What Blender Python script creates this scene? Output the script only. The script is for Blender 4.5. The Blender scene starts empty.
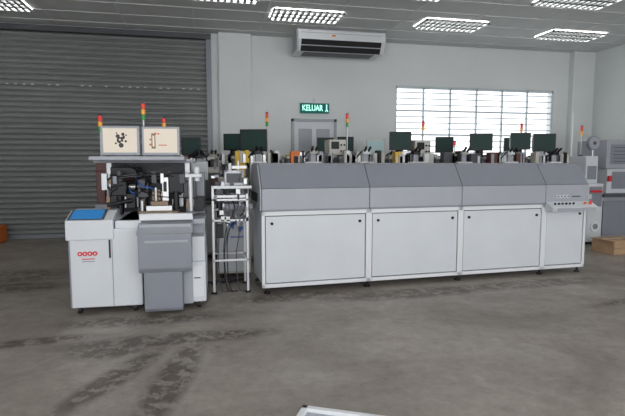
import bpy, bmesh, math, random
from mathutils import Vector, Matrix
random.seed(7)
sc=bpy.context.scene
try: sc.view_settings.view_transform='Standard'
except Exception: pass

# ------------------------------------------------ materials
def mat(name,c,rough=.5,metal=0,noise=0.0,nscale=6,emit=0,bump=0,spec=.5):
    m=bpy.data.materials.new(name);m.use_nodes=True
    nt=m.node_tree;b=nt.nodes['Principled BSDF']
    b.inputs['Base Color'].default_value=(*c,1);b.inputs['Roughness'].default_value=rough;b.inputs['Metallic'].default_value=metal
    b.inputs['Specular IOR Level'].default_value=spec
    if emit:
        b.inputs['Emission Color'].default_value=(*c,1);b.inputs['Emission Strength'].default_value=emit
    if noise or bump:
        tc=nt.nodes.new('ShaderNodeTexCoord');n=nt.nodes.new('ShaderNodeTexNoise')
        n.inputs['Scale'].default_value=nscale;n.inputs['Detail'].default_value=4
        nt.links.new(tc.outputs['Object'],n.inputs['Vector'])
        if noise:
            r=nt.nodes.new('ShaderNodeValToRGB')
            r.color_ramp.elements[0].position=.3;r.color_ramp.elements[1].position=.7
            r.color_ramp.elements[0].color=(*[x*(1-noise) for x in c],1);r.color_ramp.elements[1].color=(*[min(1,x*(1+noise)) for x in c],1)
            nt.links.new(n.outputs['Fac'],r.inputs[0]);nt.links.new(r.outputs[0],b.inputs['Base Color'])
        if bump:
            bp=nt.nodes.new('ShaderNodeBump');bp.inputs['Strength'].default_value=bump;bp.inputs['Distance'].default_value=.01
            nt.links.new(n.outputs['Fac'],bp.inputs['Height']);nt.links.new(bp.outputs[0],b.inputs['Normal'])
    return m
WHITE=mat('painted_white',(.60,.62,.65),.4,noise=.03,nscale=3)
WHITE2=mat('profile_white',(.70,.71,.73),.35)
GREYL=mat('hood_light_grey',(.34,.35,.385),.38,noise=.03,nscale=3)
GREYM=mat('hood_mid_grey',(.22,.23,.265),.36,noise=.03,nscale=3)
GREYD=mat('dark_grey',(.07,.07,.08),.5)
STEEL=mat('steel',(.45,.45,.45),.3,.8)
ALU=mat('aluminium',(.55,.55,.56),.4,.5)
BLACK=mat('black_plastic',(.010,.010,.012),.4,spec=.3)
SCR=mat('monitor_glass',(.006,.012,.011),.3,spec=.15)
SCRG=mat('monitor_glass_lit',(.010,.026,.023),.4,emit=.4,spec=.15)
SCRP=mat('monitor_page_lit',(.25,.33,.34),.4,emit=.5,spec=.15)
BLUE=mat('blue_screen',(.03,.20,.50),.4,emit=.25,spec=.2)
BLUE2=mat('blue_label',(.02,.12,.45),.4)
RED=mat('logo_red',(.60,.02,.03),.4)
DRED=mat('dark_red_paint',(.11,.035,.03),.5)
ORANGE=mat('orange_plastic',(.75,.18,.02),.5)
YEL=mat('yellow_plastic',(.70,.45,.04),.5)
GRN=mat('green_plastic',(.02,.28,.06),.35,emit=.1)
LRED=mat('lamp_red',(.7,.03,.02),.3,emit=.2)
LYEL=mat('lamp_amber',(.75,.33,.03),.3,emit=.2)
BEIGE=mat('beige_plastic',(.50,.48,.43),.5)
BROWN=mat('brass_fixture',(.20,.14,.09),.45,.4)
CARD=mat('cardboard',(.42,.27,.16),.8,noise=.1,nscale=10)
SLOT=mat('slot_black',(.01,.01,.01),.6)
PHOTO=mat('screen_image_warm',(.55,.49,.41),.4,emit=.5,spec=.2)
PHD=mat('screen_image_dark',(.03,.02,.02),.4)
PHR=mat('screen_image_red',(.5,.12,.06),.4,emit=.2)
WALL=mat('wall_paint',(.68,.70,.695),.75,noise=.03,nscale=1.2)
CEIL=mat('ceiling_tile',(.60,.61,.60),.9,noise=.04,nscale=2)
TBAR=mat('ceiling_tbar',(.66,.66,.66),.6)
DOORM=mat('door_paint',(.36,.38,.41),.5)
SIGNB=mat('exit_sign_green',(.0,.10,.08),.4,emit=.35,spec=.2)
SIGNT=mat('exit_sign_letters',(.45,1,.80),.4,emit=1.1)
TUBE=mat('light_tube',(1,1,.98),.4,emit=7.5)
LOUV=mat('light_louver',(.28,.29,.29),.4,.5)
WFR=mat('window_frame',(.58,.64,.67),.5)
SHUT=mat('shutter_steel',(.205,.215,.208),.5,.1,noise=.06,nscale=1.5)

def floor_mat():
    m=bpy.data.materials.new('concrete_floor');m.use_nodes=True;nt=m.node_tree;b=nt.nodes['Principled BSDF']
    L=nt.links.new
    tc=nt.nodes.new('ShaderNodeTexCoord')
    def noise(s,d=6,dist=0,rough=.6,vec=None):
        n=nt.nodes.new('ShaderNodeTexNoise');n.inputs['Scale'].default_value=s;n.inputs['Detail'].default_value=d
        n.inputs['Distortion'].default_value=dist;n.inputs['Roughness'].default_value=rough
        L(vec or tc.outputs['Object'],n.inputs['Vector']);return n
    def ramp(n,p0,c0,p1,c1,out='Fac'):
        r=nt.nodes.new('ShaderNodeValToRGB');e=r.color_ramp.elements
        e[0].position=p0;e[0].color=(*c0,1);e[1].position=p1;e[1].color=(*c1,1);L(n.outputs[out],r.inputs[0]);return r
    def mix(kind,a,bb,f=1):
        x=nt.nodes.new('ShaderNodeMixRGB');x.blend_type=kind;x.inputs[0].default_value=f;L(a,x.inputs[1]);L(bb,x.inputs[2]);return x
    base=ramp(noise(.9,10,.6,.65),.34,(.215,.186,.163),.66,(.345,.308,.272))
    fine=ramp(noise(9,8,.2,.8),.32,(.74,.74,.74),.68,(1.12,1.12,1.12))
    c=mix('MULTIPLY',base.outputs[0],fine.outputs[0])
    def spot(cx,cy,rx,ry,ang):
        mp=nt.nodes.new('ShaderNodeMapping');mp.vector_type='TEXTURE'
        mp.inputs['Location'].default_value=(cx,cy,0);mp.inputs['Rotation'].default_value=(0,0,ang);mp.inputs['Scale'].default_value=(rx,ry,50)
        L(tc.outputs['Object'],mp.inputs[0])
        g=nt.nodes.new('ShaderNodeTexGradient');g.gradient_type='SPHERICAL';L(mp.outputs[0],g.inputs[0]);return g
    blot=ramp(noise(9,8,.3,.75),.43,(0,0,0),.52,(1,1,1))
    tot=None
    for s in [(-.30,3.95,1.1,.18,.02),(-.75,3.80,.35,.22,.0),(-.25,3.2,.16,.9,-.2),(-.62,3.3,.14,.7,-.5),(-1.5,4.1,.8,.12,.1),(2.2,4.85,1.5,.24,.05),(3.7,4.95,1.2,.22,0.05),(-2.6,6.6,1.2,.5,.1),(-2.2,6.0,.8,.3,0),(.9,4.98,.9,.22,.06),(-.6,4.5,.9,.2,0),(4.6,4.2,1.2,.12,.2)]:
        g=spot(*s)
        r=ramp(g,.0,(0,0,0),.45,(1,1,1))
        o=r.outputs[0]
        tot=o if tot is None else mix('LIGHTEN',tot,o).outputs[0]
    st=mix('MULTIPLY',tot,blot.outputs[0])
    dark=nt.nodes.new('ShaderNodeMixRGB');dark.blend_type='MULTIPLY';L(c.outputs[0],dark.inputs[1]);dark.inputs[2].default_value=(.25,.22,.20,1)
    mul=nt.nodes.new('ShaderNodeMath');mul.operation='MULTIPLY';mul.inputs[1].default_value=.85
    L(st.outputs[0],mul.inputs[0]);L(mul.outputs[0],dark.inputs[0])
    sc2=ramp(noise(2.2,10,.8,.8),.55,(1,1,1),.70,(.74,.71,.69))
    fin=mix('MULTIPLY',dark.outputs[0],sc2.outputs[0])
    L(fin.outputs[0],b.inputs['Base Color'])
    rr=ramp(noise(2.5,6),.3,(.32,.32,.32),.7,(.58,.58,.58));L(rr.outputs[0],b.inputs['Roughness'])
    b.inputs['Specular IOR Level'].default_value=.4
    bp=nt.nodes.new('ShaderNodeBump');bp.inputs['Strength'].default_value=.2;bp.inputs['Distance'].default_value=.01
    L(noise(14,6).outputs['Fac'],bp.inputs['Height']);L(bp.outputs[0],b.inputs['Normal'])
    return m
FLOOR=floor_mat()

# ------------------------------------------------ mesh builder
class Obj:
    def __init__(s,name,loc=(0,0,0),rz=0):
        s.name=name;s.bm=bmesh.new();s.mats=[];s.loc=loc;s.rz=rz
    def mi(s,m):
        if m not in s.mats: s.mats.append(m)
        return s.mats.index(m)
    def _add(s,verts,faces,m,bev=0,smooth=False):
        t=bmesh.new();vs=[t.verts.new(v) for v in verts]
        for f in faces: t.faces.new([vs[i] for i in f])
        bmesh.ops.recalc_face_normals(t,faces=t.faces)
        if bev: bmesh.ops.bevel(t,geom=list(t.edges),offset=bev,segments=2,affect='EDGES',profile=.6)
        k=s.mi(m)
        for f in t.faces: f.material_index=k;f.smooth=smooth
        me=bpy.data.meshes.new('t');t.to_mesh(me);t.free();s.bm.from_mesh(me);bpy.data.meshes.remove(me)
    def box(s,x0,x1,y0,y1,z0,z1,m,bev=0):
        v=[(x,y,z) for x in (x0,x1) for y in (y0,y1) for z in (z0,z1)]
        f=[(0,1,3,2),(4,6,7,5),(0,4,5,1),(2,3,7,6),(0,2,6,4),(1,5,7,3)]
        s._add(v,f,m,bev)
    def prism(s,prof,a,b,m,axis='x',bev=0,smooth=False):
        n=len(prof)
        def P(t,p): return (t,p[0],p[1]) if axis=='x' else ((p[0],t,p[1]) if axis=='y' else (p[0],p[1],t))
        v=[P(a,p) for p in prof]+[P(b,p) for p in prof]
        f=[tuple(range(n)),tuple(range(2*n-1,n-1,-1))]+[(i,(i+1)%n,n+(i+1)%n,n+i) for i in range(n)]
        s._add(v,f,m,bev,smooth)
    def cyl(s,p0,p1,r,m,n=16,r2=None):
        p0=Vector(p0);p1=Vector(p1);d=(p1-p0).normalized();r2=r if r2 is None else r2
        a=d.orthogonal().normalized();b=d.cross(a)
        v=[];
        for p,q in ((p0,r),(p1,r2)):
            for i in range(n):
                t=2*math.pi*i/n;v.append(tuple(p+a*q*math.cos(t)+b*q*math.sin(t)))
        f=[tuple(range(n)),tuple(range(2*n-1,n-1,-1))]+[(i,(i+1)%n,n+(i+1)%n,n+i) for i in range(n)]
        s._add(v,f,m)
    def tube(s,pts,r,m,n=8,sub=5):
        P=[Vector(p) for p in pts];Q=[]
        for i in range(len(P)-1):
            a=P[max(i-1,0)];b=P[i];c=P[i+1];d=P[min(i+2,len(P)-1)]
            for k in range(sub):
                t=k/sub;Q.append(.5*((2*b)+(c-a)*t+(2*a-5*b+4*c-d)*t*t+(3*b-a-3*c+d)*t**3))
        Q.append(P[-1])
        v=[]
        for i,q in enumerate(Q):
            d=(Q[min(i+1,len(Q)-1)]-Q[max(i-1,0)]).normalized()
            up=Vector((0,0,1)) if abs(d.z)<.9 else Vector((1,0,0))
            a=d.cross(up).normalized();b=d.cross(a)
            for k in range(n):
                t=2*math.pi*k/n;v.append(tuple(q+a*r*math.cos(t)+b*r*math.sin(t)))
        f=[(i*n+k,i*n+(k+1)%n,(i+1)*n+(k+1)%n,(i+1)*n+k) for i in range(len(Q)-1) for k in range(n)]
        s._add(v,f,m,0,True)
    def done(s):
        me=bpy.data.meshes.new(s.name);s.bm.to_mesh(me);s.bm.free()
        for m in s.mats: me.materials.append(m)
        o=bpy.data.objects.new(s.name,me);o.location=s.loc;o.rotation_euler=(0,0,s.rz)
        sc.collection.objects.link(o);return o

# ------------------------------------------------ room shell
XL,XR,YB,YF,H=-5.2,8.65,9.95,-3.0,3.9
o=Obj('floor');o.box(XL,XR,YF,YB+.2,-.1,0,FLOOR);o.done()
o=Obj('ceiling');o.box(XL,XR,YF,YB+.2,H,H+.1,CEIL)
x=XL+.2
while x<XR: o.box(x-.012,x+.012,YF,YB,H-.008,H,TBAR);x+=1.2
y=YB-.35
while y>YF: o.box(XL,XR,y-.012,y+.012,H-.0085,H,TBAR);y-=.6
o.done()
WX0,WX1,WZ0,WZ1=3.92,7.72,1.50,3.03
SX=.1
o=Obj('wall_back')
o.box(SX,WX0,YB,YB+.2,0,H,WALL);o.box(WX1,XR,YB,YB+.2,0,H,WALL)
o.box(WX0,WX1,YB,YB+.2,0,WZ0,WALL);o.box(WX0,WX1,YB,YB+.2,WZ1,H,WALL)
o.box(XL,SX,YB+.08,YB+.2,0,H,WALL)
o.box(XL,SX,YB-.0,YB+.08,3.87,H,WALL)
o.done()
o=Obj('wall_column_1');o.box(.24,.86,YB-.12,YB,0,H,WALL,.004);o.done()  # full-height column standing out from the back wall
o=Obj('wall_column_2');o.box(8.1,XR,YB-.15,YB,0,H,WALL,.004);o.done()  # column in the right-hand corner
o=Obj('wall_right');o.box(XR,XR+.2,YF,YB+.2,0,H,WALL);o.done()
o=Obj('wall_left');o.box(XL-.2,XL,YF,YB+.2,0,H,WALL);o.done()
o=Obj('baseboard_back');o.box(.86,1.66,YB-.015,YB,0,.1,DOORM);o.box(2.63,8.1,YB-.015,YB,0,.1,DOORM);o.done()

# roller shutter
o=Obj('roller_shutter')
prof=[];pitch=.098;z=.06
while z<3.78:
    for dz,dy in ((0,0),(.012,-.022),(.03,-.036),(.055,-.036),(.078,-.018),(.088,0)): prof.append((YB+.03+dy,z+dz))
    z+=pitch
top=prof[-1][1]
prof+= [(YB+.07,top),(YB+.07,.06)]
o.prism(prof,XL+.05,.03,SHUT)
o.box(XL+.05,.03,YB-.02,YB+.06,0,.07,GREYM,.004)
o.box(.0,.10,YB-.06,YB+.06,0,3.85,GREYM,.005)
for i in range(34):
    xx=-4.8+i*.14
    if random.random()<.6: o.box(xx,xx+.05,YB-.010,YB+.0,2.82,2.835,WHITE)
o.box(XL+.05,.1,YB-.10,YB+.02,3.77,3.87,GREYD,.01)
o.done()

# window
o=Obj('window_1')
def bar(x0,x1,z0,z1,y0=YB+.02,y1=YB+.07,m=WFR): o.box(x0,x1,y0,y1,z0,z1,m)
bar(WX0,WX1,WZ0,WZ0+.05);bar(WX0,WX1,WZ1-.05,WZ1)
nx=6
for i in range(nx+1):
    xx=WX0+(WX1-WX0-.03)*i/nx;bar(xx,xx+.03,WZ0,WZ1)
nz=12
for i in range(1,nz):
    zz=WZ0+(WZ1-WZ0)*i/nz;t=.010 if i%4 else .017
    bar(WX0,WX1,zz-t,zz+t,YB+.03,YB+.05)
o.done()

# door + sign
o=Obj('door_1')
y1=YB-.001
o.box(1.67,1.73,YB-.04,y1,0,2.30,DOORM,.004);o.box(2.56,2.62,YB-.04,y1,0,2.30,DOORM,.004);o.box(1.67,2.62,YB-.04,y1,2.24,2.30,DOORM,.004)
o.box(1.73,2.56,YB-.025,y1,0.01,2.24,WHITE)
for a,b in ((1.82,2.10),(2.19,2.47)):
    for c,d in ((.2,.95),(1.1,2.1)): o.box(a,b,YB-.032,YB-.02,c,d,DOORM,.004)
o.box(1.76,1.80,YB-.05,YB-.02,.95,1.15,STEEL);o.cyl((1.78,YB-.05,1.05),(1.78,YB-.09,1.05),.012,STEEL);o.cyl((1.78,YB-.09,1.05),(1.90,YB-.09,1.05),.011,STEEL)
o.done()
root=bpy.data.objects.new('exit_sign',None);root.location=(2.15,YB-.04,2.51);sc.collection.objects.link(root)
o=Obj('sign_body',(0,0,0));o.box(-.30,.30,-.03,.04,-.10,.10,SIGNB,.006);o.box(-.31,.31,-.02,.04,.10,.115,WHITE)
o.box(-.02,.02,.0,.04,.1,.2,WHITE);ob=o.done();ob.parent=root
cu=bpy.data.curves.new('sign_text','FONT');cu.body='KELUAR';cu.size=.165;cu.extrude=.002;cu.offset=.003;cu.align_x='CENTER';cu.align_y='CENTER'
cu.materials.append(SIGNT);t=bpy.data.objects.new('sign_text',cu);t.rotation_euler=(math.pi/2,0,0);t.location=(-.05,-.033,0);t.scale=(.72,1,1);sc.collection.objects.link(t);t.parent=root
o=Obj('running_man');o.box(.235,.255,-.036,-.03,-.02,.05,SIGNT);o.cyl((.245,-.03,.065),(.245,-.036,.065),.014,SIGNT)
o.prism([(.235,-.02),(.255,-.02),(.28,-.07),(.265,-.07)],-.036,-.03,SIGNT,'y');o.prism([(.235,-.02),(.255,-.02),(.225,-.07),(.21,-.07)],-.036,-.03,SIGNT,'y');ob=o.done();ob.parent=root

# ceiling lights
def troffer(x,y):
    o=Obj('ceiling_light',(x,y,H))
    w,d=.60,.29
    o.box(-w,w,-d,d,-.013,-.001,TUBE)
    for a in (-w,w-.03): o.box(a,a+.03,-d,d,-.05,-.001,TBAR)
    for a in (-d,d-.03): o.box(-w,w,a,a+.03,-.05,-.001,TBAR)
    for i in range(1,12): o.box(-w+i*.1-.022,-w+i*.1+.022,-d,d,-.045,-.013,LOUV)
    for i in range(1,3): o.box(-w,w,-d+i*.193-.03,-d+i*.193+.03,-.045,-.013,LOUV)
    o.done()
for p in [(1.68,8.4),(4.34,8.4),(6.99,8.6),(-3.35,8.75),(.2,7.6),(2.9,6.9),(5.6,6.75),(-1.5,5.3),(1.3,5.3),(4.1,5.3),(6.9,5.3),(-1.5,2.6),(1.3,2.6),(4.1,2.6),(6.9,2.6),(-1.5,0),(1.3,0),(4.1,0),(-4,5.3),(-4,2.6)]: troffer(*p)

# air conditioner
o=Obj('ceiling_air_conditioner',(2.52,9.15,H))
o.prism([(0.0,-.03),(.0,-.20),(.12,-.40),(.62,-.40),(.66,-.30),(.66,-.002),(.05,-.002)],-.86,.86,WHITE2,bev=.01)
o.prism([(-.004,-.21),(.112,-.405),(.125,-.40),(.01,-.20)],-.78,.78,SLOT)
for k in range(1):
    t=.5;yy=-.01+.116*t;zz=-.21-.195*t;o.box(-.78,.78,yy-.012,yy+.01,zz-.008,zz+.008,GREYL)
o.box(-.78,.78,-.004,.002,-.09,-.082,GREYL)
o.box(-.7,.7,.2,.55,-.405,-.398,GREYD)
o.box(-.87,-.84,-.002,.5,-.38,-.04,GREYL);o.box(-.2,-.13,-.006,.0,-.14,-.11,ORANGE)
o.done()

# ------------------------------------------------ generic parts
def tower(name,x,y,z0,zt,n=3,h=.07,r=.026):
    o=Obj(name,(x,y,0))
    o.cyl((0,0,z0),(0,0,z0+.02),.035,BLACK);o.cyl((0,0,z0),(0,0,zt-n*h),.010,STEEL)
    for i,m in enumerate([GRN,LYEL,LRED][-n:] if n<3 else [GRN,LYEL,LRED]):
        a=zt-n*h+i*h;o.cyl((0,0,a),(0,0,a+h*.88),r,m);o.cyl((0,0,a+h*.88),(0,0,a+h),r*1.05,GREYD)
    o.cyl((0,0,zt),(0,0,zt+.012),r*.9,BLACK,r2=r*.5)
    return o.done()
def monitor(name,x,y,zb,w,h,zs,rz=.2,crt=True,fr=BLACK,scr=SCRG,pics=None):
    o=Obj(name,(x,y,0),-rz)
    b=.022
    o.box(-w/2,w/2,-.02,.03,zb,zb+h,fr,.006)
    o.box(-w/2+b,w/2-b,-.022,-.018,zb+b*1.3,zb+h-b,scr)
    if crt:
        v=[(-w/2+.01,.03,zb+.01),(w/2-.01,.03,zb+.01),(w/2-.01,.03,zb+h-.01),(-w/2+.01,.03,zb+h-.01),(-w*.3,.28,zb+.04),(w*.3,.28,zb+.04),(w*.3,.28,zb+h*.8),(-w*.3,.28,zb+h*.8)]
        o._add(v,[(0,1,2,3),(7,6,5,4),(0,4,5,1),(1,5,6,2),(2,6,7,3),(3,7,4,0)],fr,.006)
        o.cyl((0,.1,zs+.015),(0,.1,zb+.02),.06,fr);o.cyl((0,.1,zs+.001),(0,.1,zs+.02),.11,fr,r2=.09)
    o.box(w*.36,w*.40,-.023,-.02,zb+.008,zb+.014,GRN)
    if pics: pics(o,w,h,zb)
    return o.done()

# ------------------------------------------------ long oven line
o=Obj('reflow_oven',(.54,5.11,0),math.radians(3.4))
S=[0,1.21,2.37,3.54,4.18];D=.72
o.box(.02,4.16,.03,D,.09,.88,WHITE)
for i in range(4):
    a,b=S[i],S[i+1]
    o.box(a,a+.035,0,.04,.07,.89,WHITE2,.003);o.box(b-.035,b,0,.04,.07,.89,WHITE2,.003)
    o.box(a,b,0,.04,.845,.89,WHITE2,.003);o.box(a,b,0,.04,.07,.11,WHITE2,.003)
    o.box(a+.045,b-.045,.008,.03,.12,.835,WHITE,.003)
    o.box(a+.035,b-.035,.025,.032,.11,.845,GREYD)
    for c in ((a+.11,b-.11) if i<3 else (b-.1,)):
        o.cyl((c,.01,.76),(c,-.004,.76),.016,BLACK)
    g=.004
    o.prism([(-.012,.895),(-.012,1.13),(D,1.13),(D,.895)],a+g,b-g,GREYL,bev=.004)
    o.prism([(-.012,1.134),(.155,1.372),(.17,1.388),(.20,1.40),(D-.1,1.40),(D,1.134)],a+g,b-g,GREYM,bev=.004)
    o.box(a+g,b-g,-.02,-.008,.895,.91,GREYM)
o.prism([(0,.89),(0,1.12),(.18,1.38),(D-.11,1.38),(D-.01,1.12),(D-.01,.89)],.004,4.176,GREYD)
for a,b in ((-.015,0.0),(4.18,4.195)):
    o.prism([(.0,.90),(.0,1.13),(.18,1.385),(D-.11,1.385),(D,1.13),(D,.90)],a,b,GREYL,bev=.003)
    o.box(a-.004,b+.004,.15,.6,.98,1.08,SLOT)
for c in (.06,1.21,2.37,3.54,4.12):
    for yy in (.05,D-.06):
        o.cyl((c,yy,0),(c,yy,.018),.035,BLACK);o.cyl((c,yy,.018),(c,yy,.08),.014,BLACK)
o.box(4.19,4.40,.15,.19,.93,.99,ALU);o.box(4.19,4.40,.55,.59,.93,.99,ALU)
for k in range(4): o.cyl((4.22+.05*k,.17,.98),(4.22+.05*k,.57,.98),.014,STEEL)
o.prism([(-.12,.81),(-.14,.855),(-.02,.92),(.0,.92),(.0,.81)],3.545,4.22,WHITE,bev=.006)
def onc(s,t): return (s,-.14+.12*t,.86+.065*t)
for k,mm in enumerate([BLACK,BLACK,GREYD,BLACK,GREYD,BLACK]):
    p=onc(3.62+.055*k+(0.0),.5);o.cyl(p,(p[0],p[1]-.010,p[2]+.018),.012,mm)
p=onc(4.15,.5);o.cyl(p,(p[0],p[1]-.015,p[2]+.028),.018,LRED);
p=onc(4.07,.5);o.cyl(p,(p[0],p[1]-.01,p[2]+.02),.014,ORANGE)
o.box(3.62,4.18,-.142,-.130,.82,.85,GREYL)
for k in range(4):
    c=3.72+.05*k;o.cyl((c,-.010,.985),(c,-.016,.985),.021,WHITE2);o.cyl((c,-.014,.985),(c,-.018,.985),.012,GREYD)
o.box(3.93,4.06,-.016,-.010,.975,.99,GREYD)
o.done()

# ------------------------------------------------ front-left machine
o=Obj('die_bonding_machine',(-1.25,4.75,0),math.radians(-1))
o.box(0,.63,0,.95,.07,.80,WHITE,.012)
o.prism([(-.02,.70),(-.02,.88),(.20,.955),(.40,.955),(.40,.70)],-.02,.39,WHITE,bev=.012)
o.box(.40,.63,.02,.95,.78,.87,WHITE,.01)
o.prism([(-.008,.897),(.18,.962),(.182,.956),(-.006,.890)],.02,.29,BLUE,bev=0)
o.prism([(-.014,.893),(.192,.962),(.194,.955),(-.01,.886)],.0,.31,GREYD)
o.box(.345,.36,-.006,.01,.53,.70,SLOT)
o.box(.37,.375,-.003,.01,.08,.70,GREYM)
o.box(.0,.012,-.004,.01,.08,.70,GREYM)
for k in range(4):
    c=.095+.043*k;o.cyl((c,0,.575),(c,-.006,.575),.021,RED);o.cyl((c,-.004,.575),(c,-.008,.575),.008,WHITE2)
o.box(.11,.22,-.004,0,.522,.53,RED);o.box(.11,.22,-.004,0,.50,.506,GREYM)
o.prism([(-.13,.40),(-.15,.44),(-.15,.755),(-.10,.79),(-.06,.79),(-.06,.40)],.62,1.09,GREYM,bev=.008)
o.prism([(-.16,.765),(.05,.86),(.05,.85),(-.15,.752)],.61,1.10,GREYL,bev=0)
o.box(.62,1.09,-.06,.30,.40,.84,GREYL,.006)
o.prism([(-.10,.03),(-.12,.06),(-.12,.40),(.25,.40),(.25,.03)],.66,1.00,GREYM,bev=.006)
o.box(.69,.97,-.124,-.118,.08,.36,GREYM)
o.box(.68,1.06,-.156,-.15,.68,.70,GREYL)
o.box(1.0,1.09,.0,.6,.06,.75,GREYL,.006);o.box(1.03,1.21,.02,.92,.07,.46,WHITE,.008);o.box(1.08,1.205,.04,.9,.46,.70,WHITE,.01)
o.box(1.085,1.19,.012,.03,.12,.42,WHITE2,.003)
o.box(1.10,1.16,.008,.014,.30,.31,GREYD)
o.box(.6,1.2,.30,.95,.08,.80,GREYL,.006)
o.box(.42,1.21,.05,.98,.82,.87,GREYL,.006)
o.box(.66,1.08,.0,.35,.865,.90,STEEL,.004)
o.box(.62,1.10,-.02,.06,.87,.93,WHITE2,.005)
for c in (.06,.55,.72,1.14):
    for yy in (.08,.88):
        o.cyl((c-.014,yy,.034),(c+.014,yy,.034),.034,BLACK);o.box(c-.022,c+.022,yy-.02,yy+.02,.055,.08,STEEL)
o.box(.22,.27,.62,.68,.95,1.44,ALU,.004);o.box(1.00,1.05,.62,.68,.87,1.44,ALU,.004)
o.box(.10,1.10,.60,.95,1.40,1.425,GREYM,.004)
o.box(.14,1.02,.25,.75,1.425,1.465,GREYL,.008)
o.box(.20,1.05,.85,.93,.87,1.40,GREYD,.005)
o.box(.24,.62,.55,.84,.96,1.14,GREYD,.01);o.box(.28,.54,.50,.80,1.27,1.36,BLACK,.01);o.box(.30,.44,.80,.848,1.16,1.26,DRED,.004)
o.box(.62,1.0,.60,.84,.88,1.20,GREYD,.01);o.box(1.04,1.20,.55,.90,.87,1.30,GREYM,.01)
o.box(.32,.46,.30,.55,1.08,1.22,BLACK,.01);o.cyl((.39,.36,.90),(.39,.36,1.10),.035,BLACK);o.cyl((.39,.36,1.1),(.39,.36,1.32),.026,GREYD)
o.cyl((.47,.42,1.16),(.60,.42,1.16),.030,STEEL);o.box(.56,.66,.36,.50,1.06,1.24,GREYD,.008)
o.box(.46,.54,.28,.40,.96,1.10,BLACK,.006);o.box(.24,.29,.28,.36,1.14,1.30,WHITE2,.006)
o.cyl((.30,.20,1.00),(.52,.26,1.04),.022,BLACK);o.cyl((.62,.2,.88),(.62,.2,1.04),.018,STEEL)
o.box(.60,.96,.12,.42,.90,.94,BROWN,.004);o.box(.66,.90,.16,.36,.94,.99,STEEL,.004);o.box(.70,.86,.20,.32,.99,1.03,BROWN,.004)
o.box(.70,.78,.30,.42,1.03,1.14,BROWN,.006);o.cyl((.74,.28,1.02),(.74,.28,1.16),.014,STEEL)
o.box(.86,1.0,.30,.54,1.10,1.30,BLACK,.01);o.box(1.0,1.12,.34,.52,1.05,1.22,GREYD,.008);o.cyl((.93,.28,.94),(.93,.28,1.12),.03,BLACK)
o.cyl((1.07,.30,.92),(1.07,.30,1.26),.024,ALU);o.box(1.10,1.20,.3,.5,.92,1.06,BLACK,.008);o.box(.80,.86,.28,.36,1.02,1.26,STEEL,.004)
o.cyl((1.13,.36,1.22),(1.13,.36,1.36),.028,WHITE2);o.box(1.02,1.18,.28,.31,1.26,1.29,WHITE2,.003)
for k in range(60):
    a=random.uniform(.24,1.14);b=random.uniform(.24,.6);c=random.choice([.88,.96,1.04,1.12,1.2]);w=random.uniform(.015,.05)
    o.box(a,a+w,b,b+w*1.2,c,c+random.uniform(.03,.12),random.choice([BLACK,STEEL,GREYD,ALU,BROWN,BLACK,GREYM]),.002)
for k in range(16):
    a=random.uniform(.25,1.1);e=random.uniform(.3,1.1);zz=random.uniform(.92,1.15)
    o.tube([(a,.4,zz),(a+.03,.3,zz+.12),((a+e)/2,.3,zz+.16),(e,.55,random.uniform(1.15,1.39))],.006,random.choice([BLACK,BLACK,GREYD,WHITE2,BLACK,BLUE2]),6)
o.done()
def pic1(o,w,h,zb):
    for (a,c,r) in [(.0,.15,.032),(-.02,.19,.020),(.03,.21,.016),(.01,.10,.024),(-.04,.12,.010),(.055,.14,.012),(.03,.18,.020),(-.03,.22,.008),(.06,.20,.008)]:
        o.cyl((a,-.021,zb+c),(a,-.0235,zb+c),r,PHD,10)
    for a,c,r in ((0,.155,.010),(.015,.13,.008),(.02,.19,.007)): o.cyl((a,-.022,zb+c),(a,-.0245,zb+c),r,PHOTO)
def pic2(o,w,h,zb):
    for (a,c,r) in [(-.08,.215,.010),(-.05,.22,.012),(-.02,.218,.010),(-.10,.16,.010),(-.10,.11,.012)]: o.cyl((a,-.021,zb+c),(a,-.0235,zb+c),r,PHR,10)
    o.box(-.09,-.05,-.0235,-.021,zb+.07,zb+.22,BROWN);o.box(-.08,-.06,-.0240,-.0232,zb+.09,zb+.20,PHOTO);o.box(-.02,.06,-.0235,-.021,zb+.10,zb+.11,PHR)
monitor('inspection_monitor',-.848,5.22,1.475,.37,.29,1.465,.10,True,GREYL,PHOTO,pic1)
monitor('inspection_monitor',-.461,5.22,1.475,.37,.29,1.465,.10,True,GREYL,PHOTO,pic2)
tower('signal_tower',-1.10,5.56,1.426,1.90,3,.06,.022)
tower('signal_tower',-.67,5.60,1.426,2.04,3,.06,.022)
tower('signal_tower',-.46,5.62,1.426,1.89,2,.05,.02)

# ------------------------------------------------ transfer / inspection unit
o=Obj('transfer_conveyor_unit',(.03,5.25,0))
for (a,b) in ((-.0,0),(-.0,.42),(.36,0),(.36,.42)):
    o.box(a,a+.025,b,b+.025,.02,1.16 if b==0 else 1.0,ALU,.003);o.cyl((a+.012,b+.012,0),(a+.012,b+.012,.02),.03,BLACK)
for zz in (.35,.78,1.0): 
    o.box(-.0,.385,0,.02,zz,zz+.022,ALU,.003);o.box(-.0,.02,.0,.44,zz,zz+.022,ALU,.003);o.box(.365,.385,0,.44,zz,zz+.022,ALU,.003);o.box(-.0,.385,.42,.44,zz,zz+.022,ALU,.003)
o.box(-.0,.44,.10,.14,.90,.96,GREYM,.003);o.box(-.0,.44,.34,.38,.90,.96,GREYM,.003)
for k in range(6): o.cyl((.03+.075*k,.14,.93),(.03+.075*k,.34,.93),.012,STEEL)
o.box(.0,.36,.03,.40,1.03,1.06,ALU,.003)
o.box(.14,.34,.05,.25,1.16,1.32,WHITE,.006);o.box(.16,.32,.04,.05,1.19,1.29,GREYD);o.box(.14,.20,.1,.2,1.06,1.16,BLACK,.004);o.box(.26,.31,.1,.2,1.06,1.16,STEEL,.004)
o.box(-.0,.42,-.01,.03,1.13,1.16,WHITE2,.004)
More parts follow.
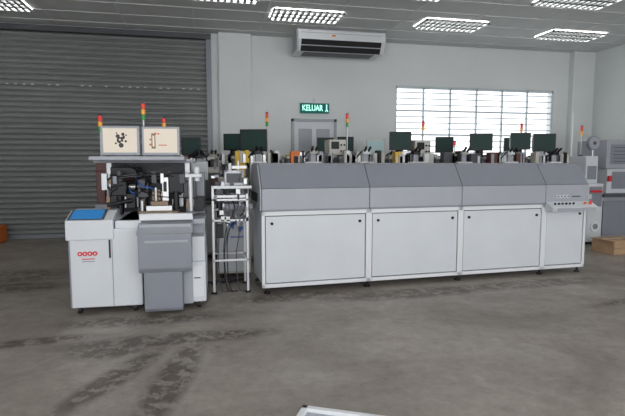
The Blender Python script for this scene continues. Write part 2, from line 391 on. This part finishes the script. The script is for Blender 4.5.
o.cyl((.20,.15,1.32),(.20,.15,1.40),.02,WHITE2);o.cyl((.29,.15,1.32),(.29,.15,1.42),.012,STEEL);o.box(.22,.38,.12,.16,1.34,1.37,ALU)
o.box(.04,.12,.08,.20,1.06,1.20,GREYD,.006);o.cyl((.08,.06,1.0),(.08,.06,.82),.03,BLACK);o.box(.04,.12,.02,.10,.60,.74,BLACK,.006);o.box(.22,.34,.05,.16,.80,.90,GREYD,.005)
for k in range(34):
    a=random.uniform(.0,.38);w=random.uniform(.012,.045);c=random.uniform(.72,1.34)
    o.box(a,a+w,.0,.08,c,c+random.uniform(.02,.07),random.choice([BLACK,STEEL,WHITE2,GREYD,BLACK,GREYM]),.002)
for k in range(5):
    a=random.uniform(.0,.36);e=random.uniform(0,.38)
    o.tube([(a,.1,1.05),(a+.04,.05,.9),(e,.03,.7),(e-.03,.05,.4),(e,.1,.03),(e+.08,.05,.012)],.006,random.choice([BLACK,GREYD]),6)
o.done()
o=Obj('control_cabinet',(.09,5.95,0))
o.box(0,.41,0,.45,.06,.98,BEIGE,.01);o.box(.02,.39,-.006,.0,.09,.94,WHITE,.003);o.box(.365,.38,-.015,-.006,.5,.6,BLACK)
o.prism([(.14,.66),(.24,.74),(.19,.60)],-.010,-.006,BLUE2,'y');o.prism([(.24,.66),(.32,.62),(.26,.55)],-.010,-.006,BLUE2,'y');o.box(.16,.32,-.010,-.006,.50,.515,BLUE2)
for a in (.05,.37):
    for b in (.05,.4): o.cyl((a,b,0),(a,b,.06),.025,BLACK)
o.box(.03,.39,.05,.4,.98,1.22,BEIGE,.01);o.box(.06,.3,.042,.05,1.02,1.18,GREYD)
o.done()
o=Obj('floor_cables')
for k in range(6):
    a=.08+.05*k;o.tube([(a,5.85,.012),(a+.06,5.78,.012+.004*k),(a-.12,5.74,.012),(a+.10,5.82,.02),(a+.10,5.9-.10*k/2,.012)],.009,BLACK if k%2 else GREYD,6)
o.done()

# ------------------------------------------------ rows of bonders behind
def bonder(x,y,w=.72,var=0,acc=YEL,top=1.50):
    o=Obj('wire_bonding_machine',(x,y,0))
    c=[WHITE,BEIGE,GREYL][var%3]
    o.box(-w/2,w/2,-.35,.45,.06,.80,c,.012);o.box(-w/2+.03,-.01,-.358,-.35,.1,.76,WHITE2,.003);o.box(.01,w/2-.03,-.358,-.35,.1,.76,WHITE2,.003)
    for a in (-w/2+.06,w/2-.06):
        for b in (-.28,.38): o.cyl((a,b,0),(a,b,.07),.028,BLACK)
    o.box(-w/2-.02,w/2+.02,-.38,.47,.80,.85,GREYD,.006)
    o.box(-w/2+.02,w/2-.02,.05,.45,.85,top-.04,GREYM,.012)
    o.box(-w/2+.0,w/2,-.02,.46,top-.04,top,c,.008)
    o.box(-.12,.12,-.25,.05,1.15,1.42,WHITE2,.012);o.box(-.05,.05,-.28,-.16,.95,1.15,STEEL,.005)
    o.box(-.25,-.15,-.2,.0,.85,1.1,GREYD,.006);o.box(.16,.26,-.2,.0,.85,1.2,acc,.006)
    # stereo microscope : column, head, twin eyepieces
    o.box(-.04,.04,-.2,-.1,1.40,top+.04,GREYL,.01);o.box(-.055,.055,-.24,-.08,top+.03,top+.09,[BEIGE,BLACK,WHITE2][var%3],.01)
    for e in (-.03,.03): o.cyl((e,-.22,top+.07),(e*1.1,-.31,top+.13),.017,BLACK,12)
    o.box(-w/2+.04,-w/2+.18,-.16,-.03,1.2,top+.07,acc,.006)
    o.box(w/2-.22,w/2-.05,-.16,-.03,1.25,top+.05,[GREYD,BEIGE,acc][var%3],.006)
    for k in range(14):
        a=random.uniform(-w/2+.03,w/2-.1);ww=random.uniform(.02,.08)
        o.box(a,a+ww,-.17,-.04,top-.1,top+random.uniform(.0,.09),random.choice([WHITE2,BLACK,STEEL,GREYL,GREYD,acc,BEIGE]),.004)
    o.tube([(-.1,.0,1.3),(-.15,-.15,1.45),(.0,-.2,1.6),(.12,-.12,1.42)],.01,BLACK,6)
    return o.done()
R=[(.70,1,YEL),(1.50,0,ORANGE),(2.30,2,BEIGE),(3.10,1,YEL),(3.90,0,GREYD),(4.70,2,DRED),(5.50,1,BEIGE)]
for i,(x,v,a) in enumerate(R): bonder(x,7.2,.72,v,a)
bonder(-.12,7.6,.66,1,DRED,1.44)
for i,x in enumerate([.1,1.1,2.2,3.3,4.4,5.5,6.6]): bonder(x,8.75,.8,i,[DRED,YEL,GREYD][i%3],1.48)
ms=[(.66,7.25,1.57,.40,.32),(2.96,7.3,1.60,.34,.29),(4.36,7.3,1.60,.36,.28),(5.08,7.3,1.62,.32,.28),(5.53,7.3,1.58,.36,.31)]
for x,y,z,w,h in ms: monitor('crt_monitor',x,y,z,w,h,1.50,.3)
ms=[(.42,8.75,1.62,.30,.29),(2.10,8.75,1.58,.30,.28),(2.48,8.75,1.60,.30,.28),(3.06,8.75,1.56,.34,.28),(4.45,8.75,1.60,.34,.30),(5.92,8.75,1.6,.34,.30)]
for k,(x,y,z,w,h) in enumerate(ms): monitor('crt_monitor',x,y,z,w,h,1.48,.3,True,BEIGE if k in(3,) else BLACK,SCRP if k in (3,) else SCRG)
for xx,yy in ((1.92,7.30),(3.30,7.30)):
    o=Obj('bench_power_supply',(xx,yy,1.501));o.box(-.13,.13,-.1,.22,.02,.25,BEIGE,.01);o.box(-.10,.02,-.106,-.1,.11,.22,SCR)
    for k in range(4): o.cyl((.05+.02*(k%2)*2.5,-.1,.08+.09*(k//2)),(.05+.02*(k%2)*2.5,-.12,.08+.09*(k//2)),.014,BLACK)
    for a in (-.1,.1): o.box(a-.02,a+.02,-.06,.2,0,.02,BLACK)
    o.done()
for x,y,zt,n in [(.90,7.6,2.17,3),(2.18,7.6,2.18,3),(3.48,7.6,2.08,2),(4.05,7.6,1.76,1),(5.30,7.6,2.07,2)]: tower('signal_tower',x,y,1.501,zt,n,.07,.022)

o=Obj('stamping_press',(-1.35,6.35,0))
o.box(0,1.1,0,.8,.05,.9,GREYM,.01);o.box(.0,.25,.1,.7,.9,1.30,DRED,.01);o.box(.85,1.1,.1,.7,.9,1.30,GREYD,.01);o.box(0,1.1,.1,.7,1.30,1.43,DRED,.01);o.box(.3,.8,.2,.6,.9,1.1,STEEL,.01);o.cyl((.55,.4,1.1),(.55,.4,1.32),.06,STEEL)
for a in (.08,1.02):
    for b in (.08,.72): o.cyl((a,b,0),(a,b,.06),.03,BLACK)
o.done()
monitor('crt_monitor',-.24,7.65,1.52,.28,.26,1.44,.1)

# ------------------------------------------------ right-hand corner
o=Obj('test_handler_machine',(6.30,7.15,0))
o.box(0,.30,0,.7,.05,1.05,WHITE,.01);o.box(.02,.28,-.006,0,.1,.62,WHITE,.004);o.box(.02,.28,-.006,0,.66,1.0,GREYM,.004)
o.cyl((.15,-.006,.32),(.15,-.03,.32),.09,WHITE2,24);o.cyl((.15,-.03,.32),(.15,-.034,.32),.05,GREYM,24)
o.box(.04,.26,-.03,-.006,.90,.94,RED,.004)
o.box(.30,1.7,.05,.8,.05,.82,GREYL,.01);o.box(.28,1.75,-.05,.85,.82,.87,GREYD,.006);o.box(.34,1.6,.02,.05,.15,.75,GREYM,.004)
o.box(.02,.26,.1,.6,1.05,1.52,WHITE,.012);o.box(.05,.23,.092,.1,1.12,1.35,GREYM,.004)
o.box(.5,1.6,.15,.75,.87,1.30,WHITE,.012);o.box(.6,1.5,.142,.15,.95,1.25,GREYM,.004);o.box(.42,1.7,.1,.8,1.30,1.80,GREYL,.015);o.box(.5,1.2,.09,.1,1.38,1.72,GREYM,.004)
for k in range(5): o.box(.55,1.15,.084,.092,1.42+.06*k,1.43+.06*k,GREYD)
o.box(.48,.54,.08,.12,1.08,1.18,RED,.006)
o.cyl((.18,.15,1.50),(.18,.15,1.66),.02,STEEL);o.cyl((.18,.17,1.74),(.18,.12,1.74),.12,GREYM,28);o.cyl((.18,.12,1.74),(.18,.11,1.74),.10,GREYL,28);o.cyl((.18,.11,1.74),(.18,.10,1.74),.03,GREYD,16)
for a in (.06,1.6):
    for b in (.08,.6): o.cyl((a,b,0),(a,b,.06),.03,BLACK)
o.cyl((.05,.5,1.52),(.05,.5,2.3),.018,WHITE2)
o.done()
tower('signal_tower',6.46,7.55,1.521,2.05,2,.08,.022)
o=Obj('cardboard_box',(6.02,6.25,0),.1)
o.box(0,.5,0,.4,0,.22,CARD,.006);o.box(-.06,.0,.0,.4,.215,.222,CARD);o.box(.5,.56,.0,.4,.215,.222,CARD);o.box(0,.5,.18,.22,.22,.222,BEIGE);o.box(.0,.5,-.003,0,.10,.105,BROWN)
o.done()
o=Obj('plastic_crate',(-4.0,9.35,0))
for a in ((0,.02,0,.35),(.42,.44,0,.35)): o.box(a[0],a[1],a[2],a[3],.0,.30,ORANGE,.004)
o.box(.0,.44,.0,.02,0,.3,ORANGE,.004);o.box(0,.44,.33,.35,0,.3,ORANGE,.004);o.box(0,.44,0,.35,0,.02,ORANGE);o.box(-.01,.45,-.01,.36,.27,.30,ORANGE,.005)
o.box(-.0,.44,-.006,.0,.12,.14,ORANGE)
o.done()
o=Obj('aluminium_screen_frame',(.50,2.62,0),math.radians(-27))
o.box(0,.9,-.035,0,0,.035,WHITE2,.004);o.box(0,.035,-.7,0,0,.035,WHITE2,.004);o.box(.865,.9,-.7,0,0,.035,WHITE2,.004);o.box(0,.9,-.7,-.665,0,.035,WHITE2,.004)
o.box(.03,.87,-.67,-.03,.01,.014,GREYL)
o.done()

# ------------------------------------------------ light
w=bpy.data.worlds.new('overcast');sc.world=w;w.use_nodes=True
bg=w.node_tree.nodes['Background'];bg.inputs[0].default_value=(.93,.97,1,1);bg.inputs[1].default_value=1.9
def area(name,loc,rot,sx,sy,e,c=(1,1,1)):
    l=bpy.data.lights.new(name,'AREA');l.shape='RECTANGLE';l.size=sx;l.size_y=sy;l.energy=e;l.color=c
    ob=bpy.data.objects.new(name,l);ob.location=loc;ob.rotation_euler=rot;sc.collection.objects.link(ob)
area('added_rear_fill',(1.5,-2.9,2.0),(math.radians(90),0,0),12,3.4,235,(.98,.985,1))  # unseen area lamp behind the camera, added to brighten the room
# ------------------------------------------------ camera
cam=bpy.data.cameras.new('camera');cam.lens=28.22;cam.sensor_width=36;cam.clip_end=100
co=bpy.data.objects.new('camera',cam);co.location=(0,0,1.4);co.rotation_euler=(math.pi/2-math.atan(45/490),0,-math.radians(12))
sc.collection.objects.link(co);sc.camera=co
